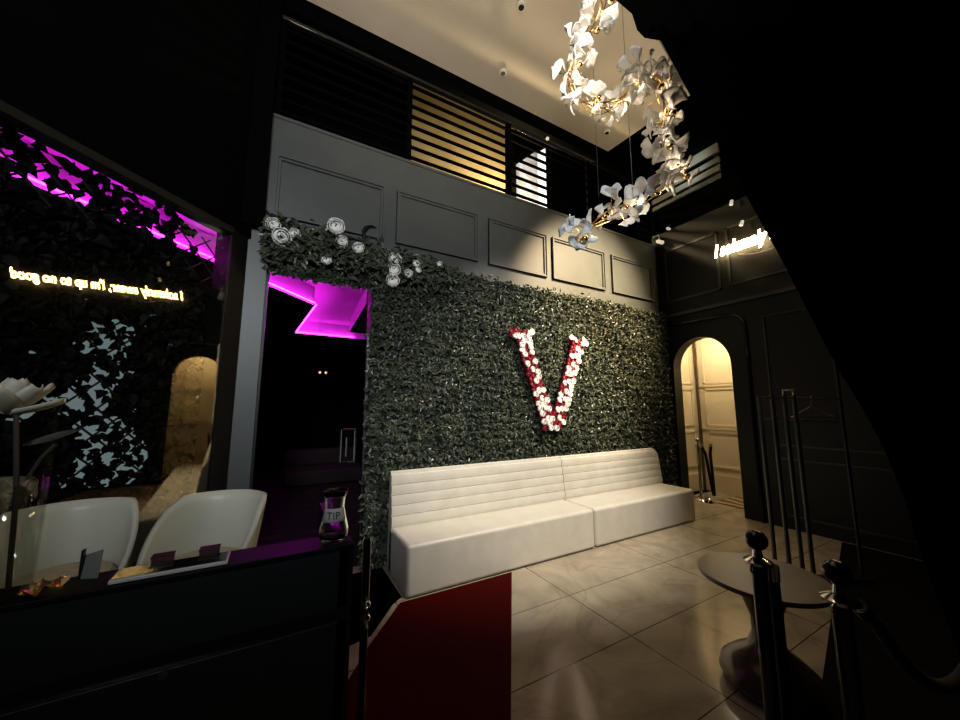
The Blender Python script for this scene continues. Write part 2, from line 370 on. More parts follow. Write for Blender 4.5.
k = 4600
x[:k] = rng.uniform(-3.22, -2.25, k); z[:k] = rng.uniform(2.7, 3.02, k)
z = z + .012 * np.sin(x * 3)
row = np.round(z / .075) * .075
z = np.where(rng.random(n) < .55, row + rng.normal(0, .012, n), z)
P = np.stack([x, -.02 - rng.uniform(0, .018, n) - .022 * (np.cos(2 * PI * (z + .012 * np.sin(x * 7)) / .1) > -.2), z], 1)
N = unit(np.stack([rng.normal(0, .7, n), -np.ones(n), rng.normal(.3, .75, n)], 1))
T = unit(np.stack([rng.normal(0, .8, n), rng.normal(-.3, .2, n), rng.normal(-.35, .6, n)], 1))
V, F = leaf_cloud(P, N, T, rng.uniform(.042, .07, n), rng.uniform(.024, .038, n))
rawmesh('foliage', V, F, M['hedge'], hw)

# ivy trellis behind the window
iv = thing('ivy_trellis', 'dark leafy expanding trellis hung behind the reflective window', 'trellis', A); iv.matrix_world = G
sl = MB()
for sgn in (-1, 1):
    for c in np.arange(-6, 8, .17):
        pts = []
        for s_ in np.linspace(-2.55, .06, 60):
            zz = sgn * (s_ + 1.3) * .9 + c
            if .32 < zz < 2.9: pts.append((s_, .21 + .008 * sgn, zz))
        if len(pts) > 1: sl.tube([pts[0], pts[-1]], .0065, 5)
sl.build('slat', M['willow'], iv)
n = 13000
s_ = rng.uniform(-2.55, .08, n); z = rng.uniform(.3, 2.97, n)
# thinly leaved patches and thin top
wob = .06 * np.sin(z * 9) + .04 * np.sin(z * 17 + 1)
gap = (np.abs(s_ + .72 - (1.6 - z) * .12 + wob) < .15 + .08 * (2.1 - z)) & (z > 1.0) & (z < 2.12)
gap2 = (s_ < -1.0) & (s_ > -1.25) & (z > 1.35) & (z < 1.62)
top = z > 2.56 + .05 * np.sin(s_ * 9)
u = rng.random(n)
p_ = np.where(gap, .42, np.where(gap2, .16, np.where(top, np.where(s_ > -.27, .0, .19 + .08 * np.sin(s_ * 7) + .1 * (s_ < -1.0)), 1.0)))
keep = u < p_
s_, z, gp = s_[keep], z[keep], gap[keep]; n = len(s_)
P = np.stack([s_, .21 + rng.uniform(-.02, .03, n), z], 1)
N = unit(np.stack([rng.normal(0, .4, n), -np.ones(n), rng.normal(.2, .4, n)], 1))
T = unit(np.stack([rng.normal(0, .8, n), rng.normal(-.1, .2, n), rng.normal(-.4, .6, n)], 1))
V, F = leaf_cloud(P, N, T, rng.uniform(.07, .11, n) * np.where(gp, .66, 1), rng.uniform(.065, .09, n) * np.where(gp, .66, 1))
rawmesh('foliage', V, F, M['ivy'], iv)
# daylit panel in the far room, seen through the thin patch
fw = thing('window_2', 'pale daylit window glimpsed through the ivy trellis', 'window', (-1.5, 5.0, 0), math.radians(20)); fw['kind'] = 'structure'
MB().box(-1.0, 1.0, 0, .03, .5, 2.75).build('pane', M['winlit'], fw)
MB().box(-1.06, -1.0, -.03, .06, .44, 2.81).box(1.0, 1.06, -.03, .06, .44, 2.81).box(-1.06, 1.06, -.03, .06, 2.75, 2.81).box(-1.06, 1.06, -.03, .06, .44, .5).build('window_frame', M['blackm'], fw)

# ------------------------------------------------------------------ gallery railing
rl = thing('gallery_railing', 'black horizontal bar railing along the upper gallery', 'railing', (0, 3.66, 4.23))
posts = (-.17, 1.13, 2.52, 4.0, 5.45)
for p in posts: MB().box(p - .03, p + .03, -.02, .02, 0, 1.1).build('post', M['black'], rl)
MB().box(-.19, 5.5, -.03, .03, 1.08, 1.12).build('handrail', M['gloss'], rl, bevel=.006)
for a, b in zip(posts[:-1], posts[1:]):
    m = MB()
    for i in range(8): m.box(a + .03, b - .03, -.012, .012, .075 + i * .13, .108 + i * .13)
    m.build('slat_panel', M['black'], rl)
gw = thing('window_3', 'white gable shaped lit window behind the gallery railing', 'window', (0, 4.95, 0)); gw['kind'] = 'structure'
def frosted():
    m = mat('marbled lit glass', (.5, .52, .58), .4); nt = m.node_tree; b = nt.nodes['Principled BSDF']
    tc = nt.nodes.new('ShaderNodeTexCoord'); ns = nt.nodes.new('ShaderNodeTexNoise'); ns.inputs['Scale'].default_value = 5; ns.inputs['Detail'].default_value = 6
    nt.links.new(tc.outputs['Object'], ns.inputs['Vector']); r = nt.nodes.new('ShaderNodeValToRGB')
    r.color_ramp.elements[0].position = .38; r.color_ramp.elements[0].color = (.1, .105, .13, 1); r.color_ramp.elements[1].position = .65; r.color_ramp.elements[1].color = (.6, .62, .7, 1)
    nt.links.new(ns.outputs['Fac'], r.inputs['Fac']); nt.links.new(r.outputs[0], b.inputs['Emission Color']); b.inputs['Emission Strength'].default_value = .75; return m
MB().prism([(3.4, 4.6), (3.4, 5.75), (4.08, 6.4), (4.08, 4.6)], 1, 0, .04).build('pane', frosted(), gw)
M['brightpane'] = mat('bright lit glass', (.8, .8, .8), emit=(.9, .93, 1), es=.95)
MB().prism([(4.08, 4.6), (4.08, 6.35), (4.28, 6.52), (4.28, 4.6)], 1, 0, .04).build('pane', M['brightpane'], gw)
lv = thing('wall_louvre', 'grey horizontal louvre high on the right wall beside the chandelier', 'louvre', (5.6, 3.0, 4.9))
for z0, z1 in ((.38, .53), (.22, .3), (.08, .17), (-.03, .03)):
    MB().box(-.09, -.05, -.5, .62, z0, z1).build('slat', M['louvre'], lv)
for a in (-.46, .5): MB().box(-.06, .0, a, a + .04, -.04, .54).build('bracket', M['blackm'], lv)
S(MB().box(5.6, 5.8, -1.5, 3.8, 4.45, 6.8), 'wall_right_upper', M['black'], 'unlit black wall above the charcoal panelling', 'wall')
lamp('SPOT', 'louvre_wash', (4.4, 3.1, 5.4), 45, (.9, 1, .9), .03, (5.55, 3.0, 5.3), 44, .8)
def spotlight(loc, aim, label):
    t = thing('spotlight', label, 'spotlight', loc)
    z = Vector(aim).normalized(); Mx = frame_of(z, 0, (0, 0, 0))
    MB().lathe([(.014, -.045), (.02, -.04), (.024, .03), (.02, .035)], n=16, M=Mx).build('head', M['lamphead'], t, True)
    MB().tube([(0, 0, 0), (0.03, .0, .07), (.08, .02, .09)], .008).build('arm', M['blackm'], t)
    return t
spotlight((5.5, 3.34, 4.43), (-1, -.1, -.1), 'small white spotlight on the right wall nearest the security camera')
spotlight((5.5, 2.39, 4.39), (-.3, .1, -1), 'small white spotlight highest on the right wall above the neon')
spotlight((5.5, 2.29, 4.03), (-.3, .3, -1), 'small white spotlight just above the neon sign')
spotlight((3.16, 3.6, 5.32), (-.6, -.6, -.7), 'small white spotlight clipped to the gallery handrail')
t = thing('security_camera', 'white bullet security camera in the corner below the gallery', 'camera', (5.46, 3.5, 4.32))
MB().lathe([(.028, -.09), (.032, -.08), (.032, .06), (.026, .07)], n=16, M=frame_of((-.3, -.7, -.5), 0, (0, -.03, -.08))).build('body', M['lamphead'], t, True)
MB().tube([(0, .1, .06), (0, .0, .05), (0, -.02, -.05)], .014).build('mount', M['white'], t, True)
# ceiling fittings
for (x, y), lb in (((2.18, 3.27), 'round recessed ceiling downlight nearest the gallery'), ((1.94, 2.56), 'round recessed ceiling downlight at the top edge of the photo'), ((4.07, 3.31), 'round recessed ceiling downlight in the corner behind the chandelier')):
    t = thing('downlight', lb, 'downlight', (x, y, 5.6), 0, 'recessed ceiling downlights')
    MB().lathe([(.028, -.03), (.045, -.03), (.05, -.001), (.028, -.001)], n=24).build('ring', M['white'], t, True)
    MB().lathe([(.001, -.033), (.03, -.033), (.03, -.002), (.001, -.002)], n=20).build('lens', M['blackm'], t, True)

# ------------------------------------------------------------------ neon sign
fc = bpy.data.curves.new('neon', 'FONT'); fc.body = "I solemnly swear, I'm up to no good"; fc.size = .25; fc.shear = .28; fc.extrude = .006; fc.bevel_depth = .0035; fc.offset = .004
tmp = bpy.data.objects.new('tmp', fc); COL.objects.link(tmp); bpy.context.view_layer.update()
me = bpy.data.meshes.new_from_object(tmp.evaluated_get(bpy.context.evaluated_depsgraph_get())); bpy.data.objects.remove(tmp)
ns = thing('neon_sign', 'glowing warm neon sign of slanted lettering on the charcoal wall', 'neon sign', (5.52, 2.68, 3.68)); ns.rotation_euler = (PI / 2, 0, -PI / 2)
xs = [v.co.x for v in me.vertices]; sc = 2.3 / (max(xs) - min(xs))
for v in me.vertices: v.co.x = (v.co.x - min(xs)) * sc
me.materials.clear(); me.materials.append(M['neon'])
lo = bpy.data.objects.new('lettering', me); COL.objects.link(lo); lo.parent = ns
MB().tube([(.1, .05, -.02), (2.2, .05, -.02)], .006).tube([(.1, .18, -.02), (2.2, .18, -.02)], .006).build('mounting_rail', M['blackm'], ns)
MB().tube([(.3 + .6 * q, -.06 - .07 * math.sin(PI * q), -.02) for q in np.linspace(0, 1, 10)], .005).build('cable', M['white'], ns)

# ------------------------------------------------------------------ flowers
def rose_mesh(name, m, seed):
    r = random.Random(seed); mb = MB()
    for ring, (nn, R_, end, wide) in enumerate(((2, .42, .25, 1.5), (3, .6, .45, 1.35), (4, .8, .75, 1.05), (5, 1.0, 1.12, .85))):
        for i in range(nn):
            a = 2 * PI * i / nn + ring * .9 + r.uniform(-.15, .15); g = []; dR = r.uniform(-.03, .03)
            for v in np.linspace(0, 1, 5):
                rw = []
                th = 1.9 + (end - 1.9) * v; rr = (R_ + dR) * (1 + .12 * v ** 3)
                for u in np.linspace(-1, 1, 6):
                    t2 = th + .16 * u * u * v; aa = a + u * wide * (.55 + .45 * math.sin(PI * (.15 + .6 * v)))
                    q = rr * (1 + .035 * u)
                    rw.append((q * math.sin(t2) * math.cos(aa), q * math.sin(t2) * math.sin(aa), q * math.cos(t2) * .8))
                g.append(rw)
            mb.sheet(g, .03)
    me = mb.build(name, m, smooth='all'); d_ = me.data; bpy.data.objects.remove(me); return d_
RW = [rose_mesh('white_rose', M['rosew'], i) for i in range(3)]; RR = [rose_mesh('red_rose', M['roser'], i + 5) for i in range(3)]
def rose(parent, p, size, nrm, me, name):
    o = bpy.data.objects.new(name, me); COL.objects.link(o); o.parent = parent
    o.matrix_local = frame_of(nrm, random.uniform(0, 6), p) @ Matrix.Scale(size, 4); return o
gl = thing('flower_garland', 'garland of white roses and leaves draped over the doorway top', 'garland', (.5, 3.5, 2.95))
n = 2600; tt = rng.random(n) ** 1.25; x = -.66 + tt * 1.75
P = np.stack([x, rng.uniform(-.07, .03, n), .08 - .1 * tt + rng.normal(0, .07, n) - .07 * np.abs(rng.normal(0, 1, n)) * (1 - .5 * tt)], 1)
N = unit(np.stack([rng.normal(0, .6, n), -np.ones(n), rng.normal(.4, .6, n)], 1)); T = unit(rng.normal(0, 1, (n, 3)))
V, F = leaf_cloud(P, N, T, rng.uniform(.05, .1, n), rng.uniform(.03, .05, n)); rawmesh('foliage', V, F, M['hedge'], gl)
for px, pz, s in ((-.12, 3.063, .075), (-.054, 2.967, .1), (.046, 3.02, .06), (.386, 3.174, .1), (.447, 3.04, .07), (.596, 3.009, .07), (.323, 2.83, .06), (.954, 2.97, .085), (.947, 2.862, .085), (.941, 2.744, .085), (1.096, 2.846, .06), (1.179, 2.972, .05), (1.203, 2.911, .045), (1.44, 3.02, .04)):
    rose(gl, (px - .5, -.07, pz - 2.95), s * .76, (random.uniform(-.4, .4), -1, random.uniform(-.3, .4)), random.choice(RW), 'white_rose')
vs = thing('letter_v', 'large letter V of red and white roses on the hedge', 'letter', (2.98, 3.465, 1.24))
STR = (((-.455, 1.12), (-.06, .03)), ((.475, 1.105), (.06, .03)))
bk = MB()
for p, q in STR:
    d_ = Vector((q[0] - p[0], 0, q[1] - p[1])); L = d_.length; d_.normalize(); Mx = basis(d_, Vector((0, 1, 0)), d_.cross(Vector((0, 1, 0))), Vector((p[0], 0, p[1])))
    bk.box(-.02, L, -.012, .012, -.075, .075, Mx)
bk.box(-.62, -.3, -.012, .012, 1.08, 1.15).box(.34, .6, -.012, .012, 1.08, 1.14)
bk.build('letter_base', M['roser'], vs)
pts = []
for p, q in STR:
    p = Vector((p[0], 0, p[1])); q = Vector((q[0], 0, q[1])); dv = (q - p).normalized(); nv = Vector((dv.z, 0, -dv.x))
    for i in range(20):
        for k_, s_ in enumerate((-1, 0, 1)):
            pts.append((p.lerp(q, i / 19) + nv * s_ * .064 + dv * (.03 if s_ == 0 else 0) + Vector((random.uniform(-.012, .012), 0, random.uniform(-.012, .012))), ((i + k_) % 2 == 0) != (random.random() < .2)))
for i, (x_, z_) in enumerate(((-.6, 1.22), (-.55, 1.17), (-.53, 1.24), (-.34, 1.22), (-.36, 1.17), (-.31, 1.24), (.36, 1.2), (.56, 1.22), (.6, 1.17), (.34, 1.23))): pts.append((Vector((x_, 0, z_ - .08)), i not in (0, 2, 6)))
for p, wh in pts:
    rose(vs, (p.x, -.028 - (.016 if wh else 0), p.z), .036 if wh else .034, (random.uniform(-.4, .4), -1, random.uniform(-.3, .4)), random.choice(RW if wh else RR), 'white_rose' if wh else 'red_rose')
# black scroll ironwork
t = thing('iron_scroll', 'thin black curved ironwork with crescent hook above the garland', 'ironwork', (.3, 3.57, 3.2))
MB().tube([(-.55, 0, .16), (-.5, 0, .05), (-.38, 0, -.03), (-.2, 0, -.035), (.08, 0, -.02), (.32, 0, -.04), (.42, 0, -.07)], .011).build('rod', M['blackm'], t, True)
cr = [(.45 + .085 * math.cos(a), 0, .04 + .1 * math.sin(a)) for a in np.linspace(1.1, 5.2, 16)]
MB().tube(cr, [.004 + .018 * math.sin(PI * i / 15) for i in range(16)]).tube([(.42, 0, -.07), (.5, 0, -.06), (.52, 0, .0), (.48, 0, .02)], .008).build('crescent', M['blackm'], t, True)

# ------------------------------------------------------------------ chandelier
cp = [(1.508, 1.212, 3.905), (1.508, 1.248, 3.788), (1.432, 1.326, 3.589), (1.411, 1.409, 3.486), (1.517, 1.421, 3.377), (1.702, 1.352, 3.351), (1.8, 1.26, 3.46), (1.818, 1.179, 3.521), (1.83, 1.101, 3.357), (1.841, 1.094, 3.195), (1.841, 1.13, 3.031), (1.923, 1.119, 2.896), (1.984, 1.111, 2.835), (1.887, 1.211, 2.766), (1.726, 1.302, 2.664), (1.594, 1.377, 2.576), (1.479, 1.443, 2.495)]
base = Vector((1.705, 1.24, 3.174))
ch = thing('chandelier', 'twisting chandelier of white porcelain petals hanging before the gallery', 'chandelier', base)
cpv = [Vector(p) - base for p in cp]
def spl(t):
    i = min(int(t * (len(cpv) - 1)), len(cpv) - 2); f = t * (len(cpv) - 1) - i
    p0, p1, p2, p3 = cpv[max(i - 1, 0)], cpv[i], cpv[i + 1], cpv[min(i + 2, len(cpv) - 1)]
    return .5 * ((2 * p1) + (p2 - p0) * f + (2 * p0 - 5 * p1 + 4 * p2 - p3) * f * f + (3 * p1 - p0 - 3 * p2 + p3) * f ** 3)
def petal_mesh(seed):
    r = random.Random(seed); p1, p2 = r.uniform(0, 6), r.uniform(0, 6); cup = r.uniform(.15, .4); g = []
    for v in np.linspace(.06, 1, 6):
        rw = []
        for u in np.linspace(-1, 1, 13):
            a = u * 1.15; R = v * (1 - .3 * math.exp(-(u / .16) ** 2) * (v > .8) + .08 * math.sin(7 * u + p1)) * (1 - .12 * abs(u))
            rw.append((R * math.sin(a), R * math.cos(a) * (1 if abs(u) < .8 else .94), cup * v * v + .12 * v * math.sin(4.2 * u + p2) + .1 * u * u * v))
        g.append(rw)
    o = MB().sheet(g, .035).build('petal', M['white'], smooth='all'); d_ = o.data; bpy.data.objects.remove(o); return d_
PM = [petal_mesh(i) for i in range(6)]
br = MB(); br.tube([spl(t) for t in np.linspace(0, 1, 90)], .0045, 6)
for k in (-1, 1):
    br.tube([spl(t) + Vector((.028 * math.cos(30 * t + k), .028 * math.sin(30 * t + k), .02 * k)) for t in np.linspace(0, 1, 120)], .003, 6)
NP = 100; bulbs = []
for i in range(NP):
    t = min(max((i + random.uniform(.0, 1)) / NP, 0), 1); c = spl(t)
    dirv = Vector((random.gauss(0, 1), random.gauss(0, 1), random.gauss(0, .9))).normalized()
    ln = random.uniform(.015, .105); s = random.uniform(.062, .1); e = c + dirv * ln
    br.tube([c, c + dirv * ln * .5 + Vector((0, 0, .01)), e], .0026, 5)
    nrm = (Vector((random.gauss(0, .7), random.gauss(-.6, .7), random.gauss(0, .7)))).normalized()
    y = (dirv - nrm * dirv.dot(nrm)).normalized(); x = y.cross(nrm)
    o = bpy.data.objects.new('petal', PM[i % 6]); COL.objects.link(o); o.parent = ch; o.matrix_local = basis(x, y, nrm, e) @ Matrix.Scale(s, 4)
    if i % 6 == 3: bulbs.append(c + Vector((random.uniform(-.05, .05), random.uniform(-.06, -.02), random.uniform(-.06, .02))))
sm = MB()
for i in range(75):
    c = spl(random.random()); dirv = Vector((random.gauss(0, 1), random.gauss(0, 1), random.gauss(0, 1))).normalized(); e = c + dirv * random.uniform(.015, .09)
    nrm = Vector((random.gauss(0, 1), random.gauss(-.4, 1), random.gauss(0, 1))).normalized(); y = (dirv - nrm * dirv.dot(nrm)).normalized(); Mx = basis(y.cross(nrm), y, nrm, e) @ Matrix.Scale(random.uniform(.04, .075), 4)
    me = PM[i % 6]; sm.add([Mx @ v.co for v in me.vertices], [tuple(p.vertices) for p in me.polygons])
    br.tube([c, c + dirv * .02, e], .0022, 5)
tag(sm.build('small_petals', M['white'], ch, 'all'), None, None, None, 'stuff')
br.build('branch', M['brass'], ch, True)
for p in bulbs[:18]:
    MB().ball(p, .02, 12, .8).build('brass_bud', M['brass'], ch, True)
for a, b, z in ((1.51, 1.215, 3.9), (1.594, 1.377, 2.6), (1.773, 1.277, 2.72)): MB().tube([Vector((a, b, z)) - base, Vector((a, b, 5.6)) - base], .0016).build('suspension_wire', M['steel'], ch)
for q in np.linspace(.04, .97, 17):
    p = spl(q) + base
    lamp('POINT', 'chandelier_bulb_light', p + Vector((0, -.025, -.03)), .3, (1, .82, .58), .03)

# ------------------------------------------------------------------ sofa
def sofa(x0, x1, label, round_right):
    t = thing('sofa', label, 'sofa', ((x0 + x1) / 2, 3.172, 0), 0, 'white sofa units along the hedge'); h = (x1 - x0) / 2
    MB().box(-h, h, -.285, .26, .0, .4).build('seat', M['leather'], t, bevel=.035, seg=4)
    prof = [(.27, .03), (.17, .03), (.17, .41)]
    zb = np.linspace(.41, .86, 6)
    for a, b in zip(zb[:-1], zb[1:]):
        for f in (.04, .25, .5, .75, .96): prof.append((.17 + (a - .41) * .12 - .007 * math.sin(PI * f) ** .5, a + (b - a) * f))
        prof.append((.17 + (b - .41) * .12 + .008, b))
    prof += [(.235, .885), (.25, .893), (.265, .885), (.272, .86)]
    if not round_right:
        MB().prism(prof, 0, -h, h).build('backrest', M['leather'], t, smooth=True)
    else:
        mb = MB(); N_ = 8; vs = []; sl_ = [(-h, 0)] + [(h - .1 + .1 * math.sin(q), .12 * (1 - math.cos(q))) for q in np.linspace(0, PI / 2, N_)]
        for (xx, dz) in sl_:
            for (y, z) in prof: vs.append((xx, y, z - dz * max(0, (z - .41) / .48)))
        k = len(prof); fs = [tuple(range(k))[::-1], tuple(range((len(sl_) - 1) * k, len(sl_) * k))]
        for i in range(len(sl_) - 1):
            for j in range(k): fs.append((i * k + j, i * k + (j + 1) % k, (i + 1) * k + (j + 1) % k, (i + 1) * k + j))
        mb.add(vs, fs).build('backrest', M['leather'], t, smooth=True)
    return t
sofa(.975, 3.05, 'longer white channel-backed sofa unit beside the doorway', False)
sofa(3.056, 4.92, 'shorter white channel-backed sofa unit nearest the arch', True)
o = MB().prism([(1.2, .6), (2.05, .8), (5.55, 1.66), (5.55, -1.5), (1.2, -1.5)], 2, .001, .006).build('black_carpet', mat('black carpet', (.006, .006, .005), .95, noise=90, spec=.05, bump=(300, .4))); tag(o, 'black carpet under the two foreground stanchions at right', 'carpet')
# red carpet
o = MB().prism([(.34, .55), (.35, .55), (1.955, 2.865), (.92, 2.865), (.59, 2.46), (.34, 2.1)], 2, .001, .008).build('carpet_runner', M['carpet'])
tag(o, 'red carpet runner leading across the floor to the sofa', 'carpet')

o = MB().prism([(-.2, 2.62), (.06, 2.5), (.06, 1.85), (.32, 1.85), (.32, 2.5), (.64, 2.58), (.87, 2.88), (.955, 2.95), (.955, 3.54), (-.2, 3.54)], 2, .001, .009).build('floor_shade_sheet', M['drape']); tag(o, 'black sheet adding floor shade in front of the dark doorway', 'shade sheet')  # flat black sheet puts in the floor shade left of the sofa
# ------------------------------------------------------------------ reception desk
dk = thing('reception_desk', 'black reception desk with dark slate front in the left foreground', 'desk', (-.9, 1.2, 0))
MB().box(-1.3, 1.125, 0, .03, .905, 1.07).build('upper_panel', M['desk'], dk, bevel=.004)
lp = MB().box(-1.3, 1.125, .0, .03, .03, .87).build('lower_panel', M['desk'], dk, bevel=.004)
MB().box(-1.3, 1.125, .012, .05, .0, 1.07).build('carcass', M['gloss'], dk)
MB().box(-1.3, 1.135, -.008, .108, 1.07, 1.085).build('ledge', mat('black satin laminate', (.004, .004, .005), .45, spec=.12), dk, bevel=.003)
MB().box(1.095, 1.135, 0, .6, 0, 1.07).build('end_panel', M['gloss'], dk)
MB().box(-1.3, 1.095, .05, .6, .7, .73).build('worktop', M['gloss'], dk)
MB().lathe([(.003, .006), (.009, .005), (.009, 0), (.003, 0)], n=16, M=frame_of((0, -1, 0), 0, (.704, 0, .86))).build('lock', M['upright'], lp, True)
t = thing('barrier_post', 'slim black post with chrome hook at the desk end', 'post', (.275, 1.2, 0))
MB().lathe([(.05, 0), (.05, .012), (.012, .02), (.012, 1.08), (.008, 1.09)], n=20).build('pole', M['gloss'], t, True)
MB().tube([(0, -.012, .92), (0, -.03, .9), (-.005, -.035, .87), (.0, -.03, .85), (.01, -.02, .86)], .006).ball((0, -.02, .905), .013).ball((0, -.025, .87), .012).build('hook', M['chrome'], t, True)
# tip jar
t = thing('tip_jar', 'clear waisted glass tip jar on the desk ledge', 'jar', (.182, 1.252, 1.085))
rp = [(.034, 0), (.042, .012), (.043, .035), (.034, .07), (.028, .1), (.031, .13), (.038, .15)]
MB().lathe(rp + [(.036, .15), (.028, .128), (.0255, .1), (.031, .07), (.04, .035), (.038, .012), (.001, .008)], n=32).build('glass_body', M['clear'], t, 'all')
g = [[(rr * math.cos(a), rr * math.sin(a), z) for a in np.linspace(PI * 1.03, PI * 1.82, 14)] for rr, z in ((.0365, .062), (.0335, .075), (.031, .088), (.0295, .1))]
lb_ = MB().sheet(g, .0006).build('label_band', M['label'], t, 'all')
fc = bpy.data.curves.new('tip', 'FONT'); fc.body = 'TIP'; fc.size = .03; fc.extrude = .0003; fc.align_x = 'CENTER'
tmp = bpy.data.objects.new('tmp', fc); COL.objects.link(tmp); bpy.context.view_layer.update()
me = bpy.data.meshes.new_from_object(tmp.evaluated_get(bpy.context.evaluated_depsgraph_get())); bpy.data.objects.remove(tmp)
for v in me.vertices:
    a = PI * 1.425 + v.co.x / .034; r_ = .0355 - (v.co.y / .03) * .006 + .0012 + v.co.z; v.co = (r_ * math.cos(a), r_ * math.sin(a), .07 + v.co.y)
me.materials.clear(); me.materials.append(M['ink']); lo = bpy.data.objects.new('lettering', me); COL.objects.link(lo); lo.parent = lb_
# desk-top things
t = thing('magnolia_vase', 'clear cylinder glass vase at the left end of the ledge', 'vase', (-.5, 1.252, 1.085))
MB().lathe([(.046, 0), (.048, .25), (.045, .25), (.043, .012), (.001, .01)], n=32).build('glass_body', M['thinglass'], t, 'all')
fl = thing('magnolia', 'large pale magnolia bloom standing in the glass vase', 'flower', (-.5, 1.252, 1.1))
MB().tube([(.01, 0, 0), (0, 0, .2), (-.02, 0, .38)], .005).tube([(0, 0, .2), (.03, .0, .28), (.05, 0, .31)], .004).build('stem', M['stem'], fl, True)
for ang, up, L in ((.1, .12, .085), (-.5, .6, .082), (2.9, .3, .085), (1.4, .5, .085), (-1.6, .45, .085), (-.9, 1.0, .08), (2.0, 1.1, .08), (3.9, .8, .08), (.5, .62, .088)):
    dv = Vector((math.cos(ang) * math.cos(up), math.sin(ang) * math.cos(up), math.sin(up))); nn = Vector((-math.cos(ang) * math.sin(up), -math.sin(ang) * math.sin(up), math.cos(up))); sd = dv.cross(nn); g = []
    for v in np.linspace(0, 1, 8):
        wd = .026 * math.sin(PI * min(.1 + v * .84, 1)) ** .6
        g.append([dv * L * v + sd * wd * u_ + nn * (.018 * v * v + .012 * u_ * u_) + Vector((-.03, 0, .38)) for u_ in (-1, -.6, -.2, .2, .6, 1)])
    MB().sheet(g, .002).build('petal', M['flower'], fl, 'all')
g = []
for v in np.linspace(0, 1, 7):
    wd = .009 * math.sin(PI * min(.1 + v * .86, 1)); g.append([Vector((.0, 0, .31)) + Vector((.95, 0, .36)) * .1 * v + Vector((-.3, 0, .9)) * wd * u_ + Vector((0, -.006 * u_ * u_, 0)) for u_ in (-1, 0, 1)])
MB().sheet(g, .002).build('leaf', M['stem'], fl, 'all')
t = thing('card_stand', 'small grey card standing on the ledge beside the vase', 'card', (-.355, 1.28, 1.085))
MB().sheet([[(-.03, 0, 0), (-.03, .014, .05)], [(.005, -.014, 0), (.005, 0, .062)]], .002).build('card', M['card'], t); MB().box(-.034, -.03, -.003, .012, 0, .066).build('clip', M['blackm'], t)
mb = MB(); g = [[(u * .035 + random.uniform(-.008, .008), v * .02 + random.uniform(-.006, .006), .012 + random.uniform(-.01, .016)) for u in np.linspace(-1, 1, 9)] for v in np.linspace(-1, 1, 6)]
o = mb.sheet(g, .001).build('foil_wrapper', M['gold']); o.location = (-.425, 1.225, 1.088); tag(o, 'crumpled gold foil wrapper on the desk ledge', 'wrapper')
t = thing('tablet', 'slim white-edged tablet lying along the desk ledge', 'tablet', (-.2, 1.246, 1.086))
MB().box(-.115, .115, -.045, .03, 0, .009).build('body', M['white'], t, bevel=.002); MB().box(-.11, .11, -.04, .026, .009, .0102).build('screen', M['gloss'], t)
for x, lb in ((-.235, 'dark maroon card box behind the tablet, left one'), (-.135, 'dark maroon card box behind the tablet, right one')):
    t = thing('card_box', lb, 'box', (x, 1.29, 1.085), 0, 'maroon card boxes'); MB().box(-.022, .022, -.014, .014, 0, .02).build('body', M['maroon'], t, bevel=.002); MB().box(-.023, .023, -.015, .015, .02, .025).build('lid', M['maroon'], t)
# stools
def stool(loc, rz, label):
    t = thing('counter_stool', label, 'stool', loc, rz, 'white bucket counter stools')
    g = []
    for k in range(41):
        a = math.radians(-152 + 304 * k / 40) + PI / 2
        aa = abs(-152 + 304 * k / 40); hh = .34 * (1 - max(0, min(1, (aa - 62) / 66)) ** 1.2 * .96)
        row = []
        for v in np.linspace(0, 1, 8):
            rr = .2 + .035 * v ** .8; row.append((rr * math.cos(a) * .95, rr * math.sin(a) * .95 + .03 * v * (aa < 70), .69 + hh * v))
        g.append(row)
    MB().sheet(g, .022).build('backrest', M['plastic'], t, 'all')
    MB().lathe([(.1, .64), (.19, .66), (.205, .7), (.2, .70)], n=32).build('seat_shell', M['plastic'], t, True)
    MB().lathe([(.15, .70), (.185, .705), (.188, .73), (.17, .755), (.1, .763), (.001, .765)], n=32).build('cushion', M['ivory'], t, True)
    for sx in (-1, 1):
        for sy in (-1, 1): MB().tube([(sx * .1, sy * .1, .65), (sx * .2, sy * .2, 0)], .012).build('leg', M['blackm'], t, True)
    MB().tube([(.165 * math.cos(a), .165 * math.sin(a), .28) for a in np.linspace(0, 2 * PI, 25)], .008).build('footrest', M['blackm'], t, True)
    return t
stool((-.79, 2.38, 0), math.radians(10), 'white bucket counter stool behind the vase end of the desk')
stool((-.27, 2.28, 0), math.radians(-26), 'white bucket counter stool behind the tablet, nearest the doorway')

# ------------------------------------------------------------------ vestibule stanchion, foreground stanchions, rope
def stanchion(loc, label, h=1.03, m=None, group='black rope stanchions'):
    m = m or M['gloss']
    t = thing('stanchion', label, 'stanchion', loc, 0, group)
    MB().lathe([(.135, 0), (.135, .012), (.115, .028), (.06, .04), (.026, .055), (.026, .07)], n=40).build('base', m if m is M['chrome'] else M['steel'], t, True)
    MB().lathe([(.025, .05), (.025, h - .125), (.02, h - .12)], n=24).build('pole', m, t, True)
    MB().lathe([(.025, h - .14), (.045, h - .135), (.048, h - .125), (.03, h - .115), (.018, h - .11), (.014, h - .085)], n=28).build('collar', M['chrome'], t, True)
    MB().ball((0, 0, h - .05), .038, 24).build('finial', m, t, True)
    for s in (-1, 1): MB().tube([(s * .045, 0, h - .13), (s * .06, 0, h - .135), (s * .062, 0, h - .15), (s * .05, 0, h - .158)], .004).build('hook', M['chrome'], t, True)
    return t
stanchion((1.667, .75, 0), 'black ball-topped stanchion in front of the round table')
stanchion((1.57, .49, 0), 'black ball-topped stanchion at right with rope hooked to it')
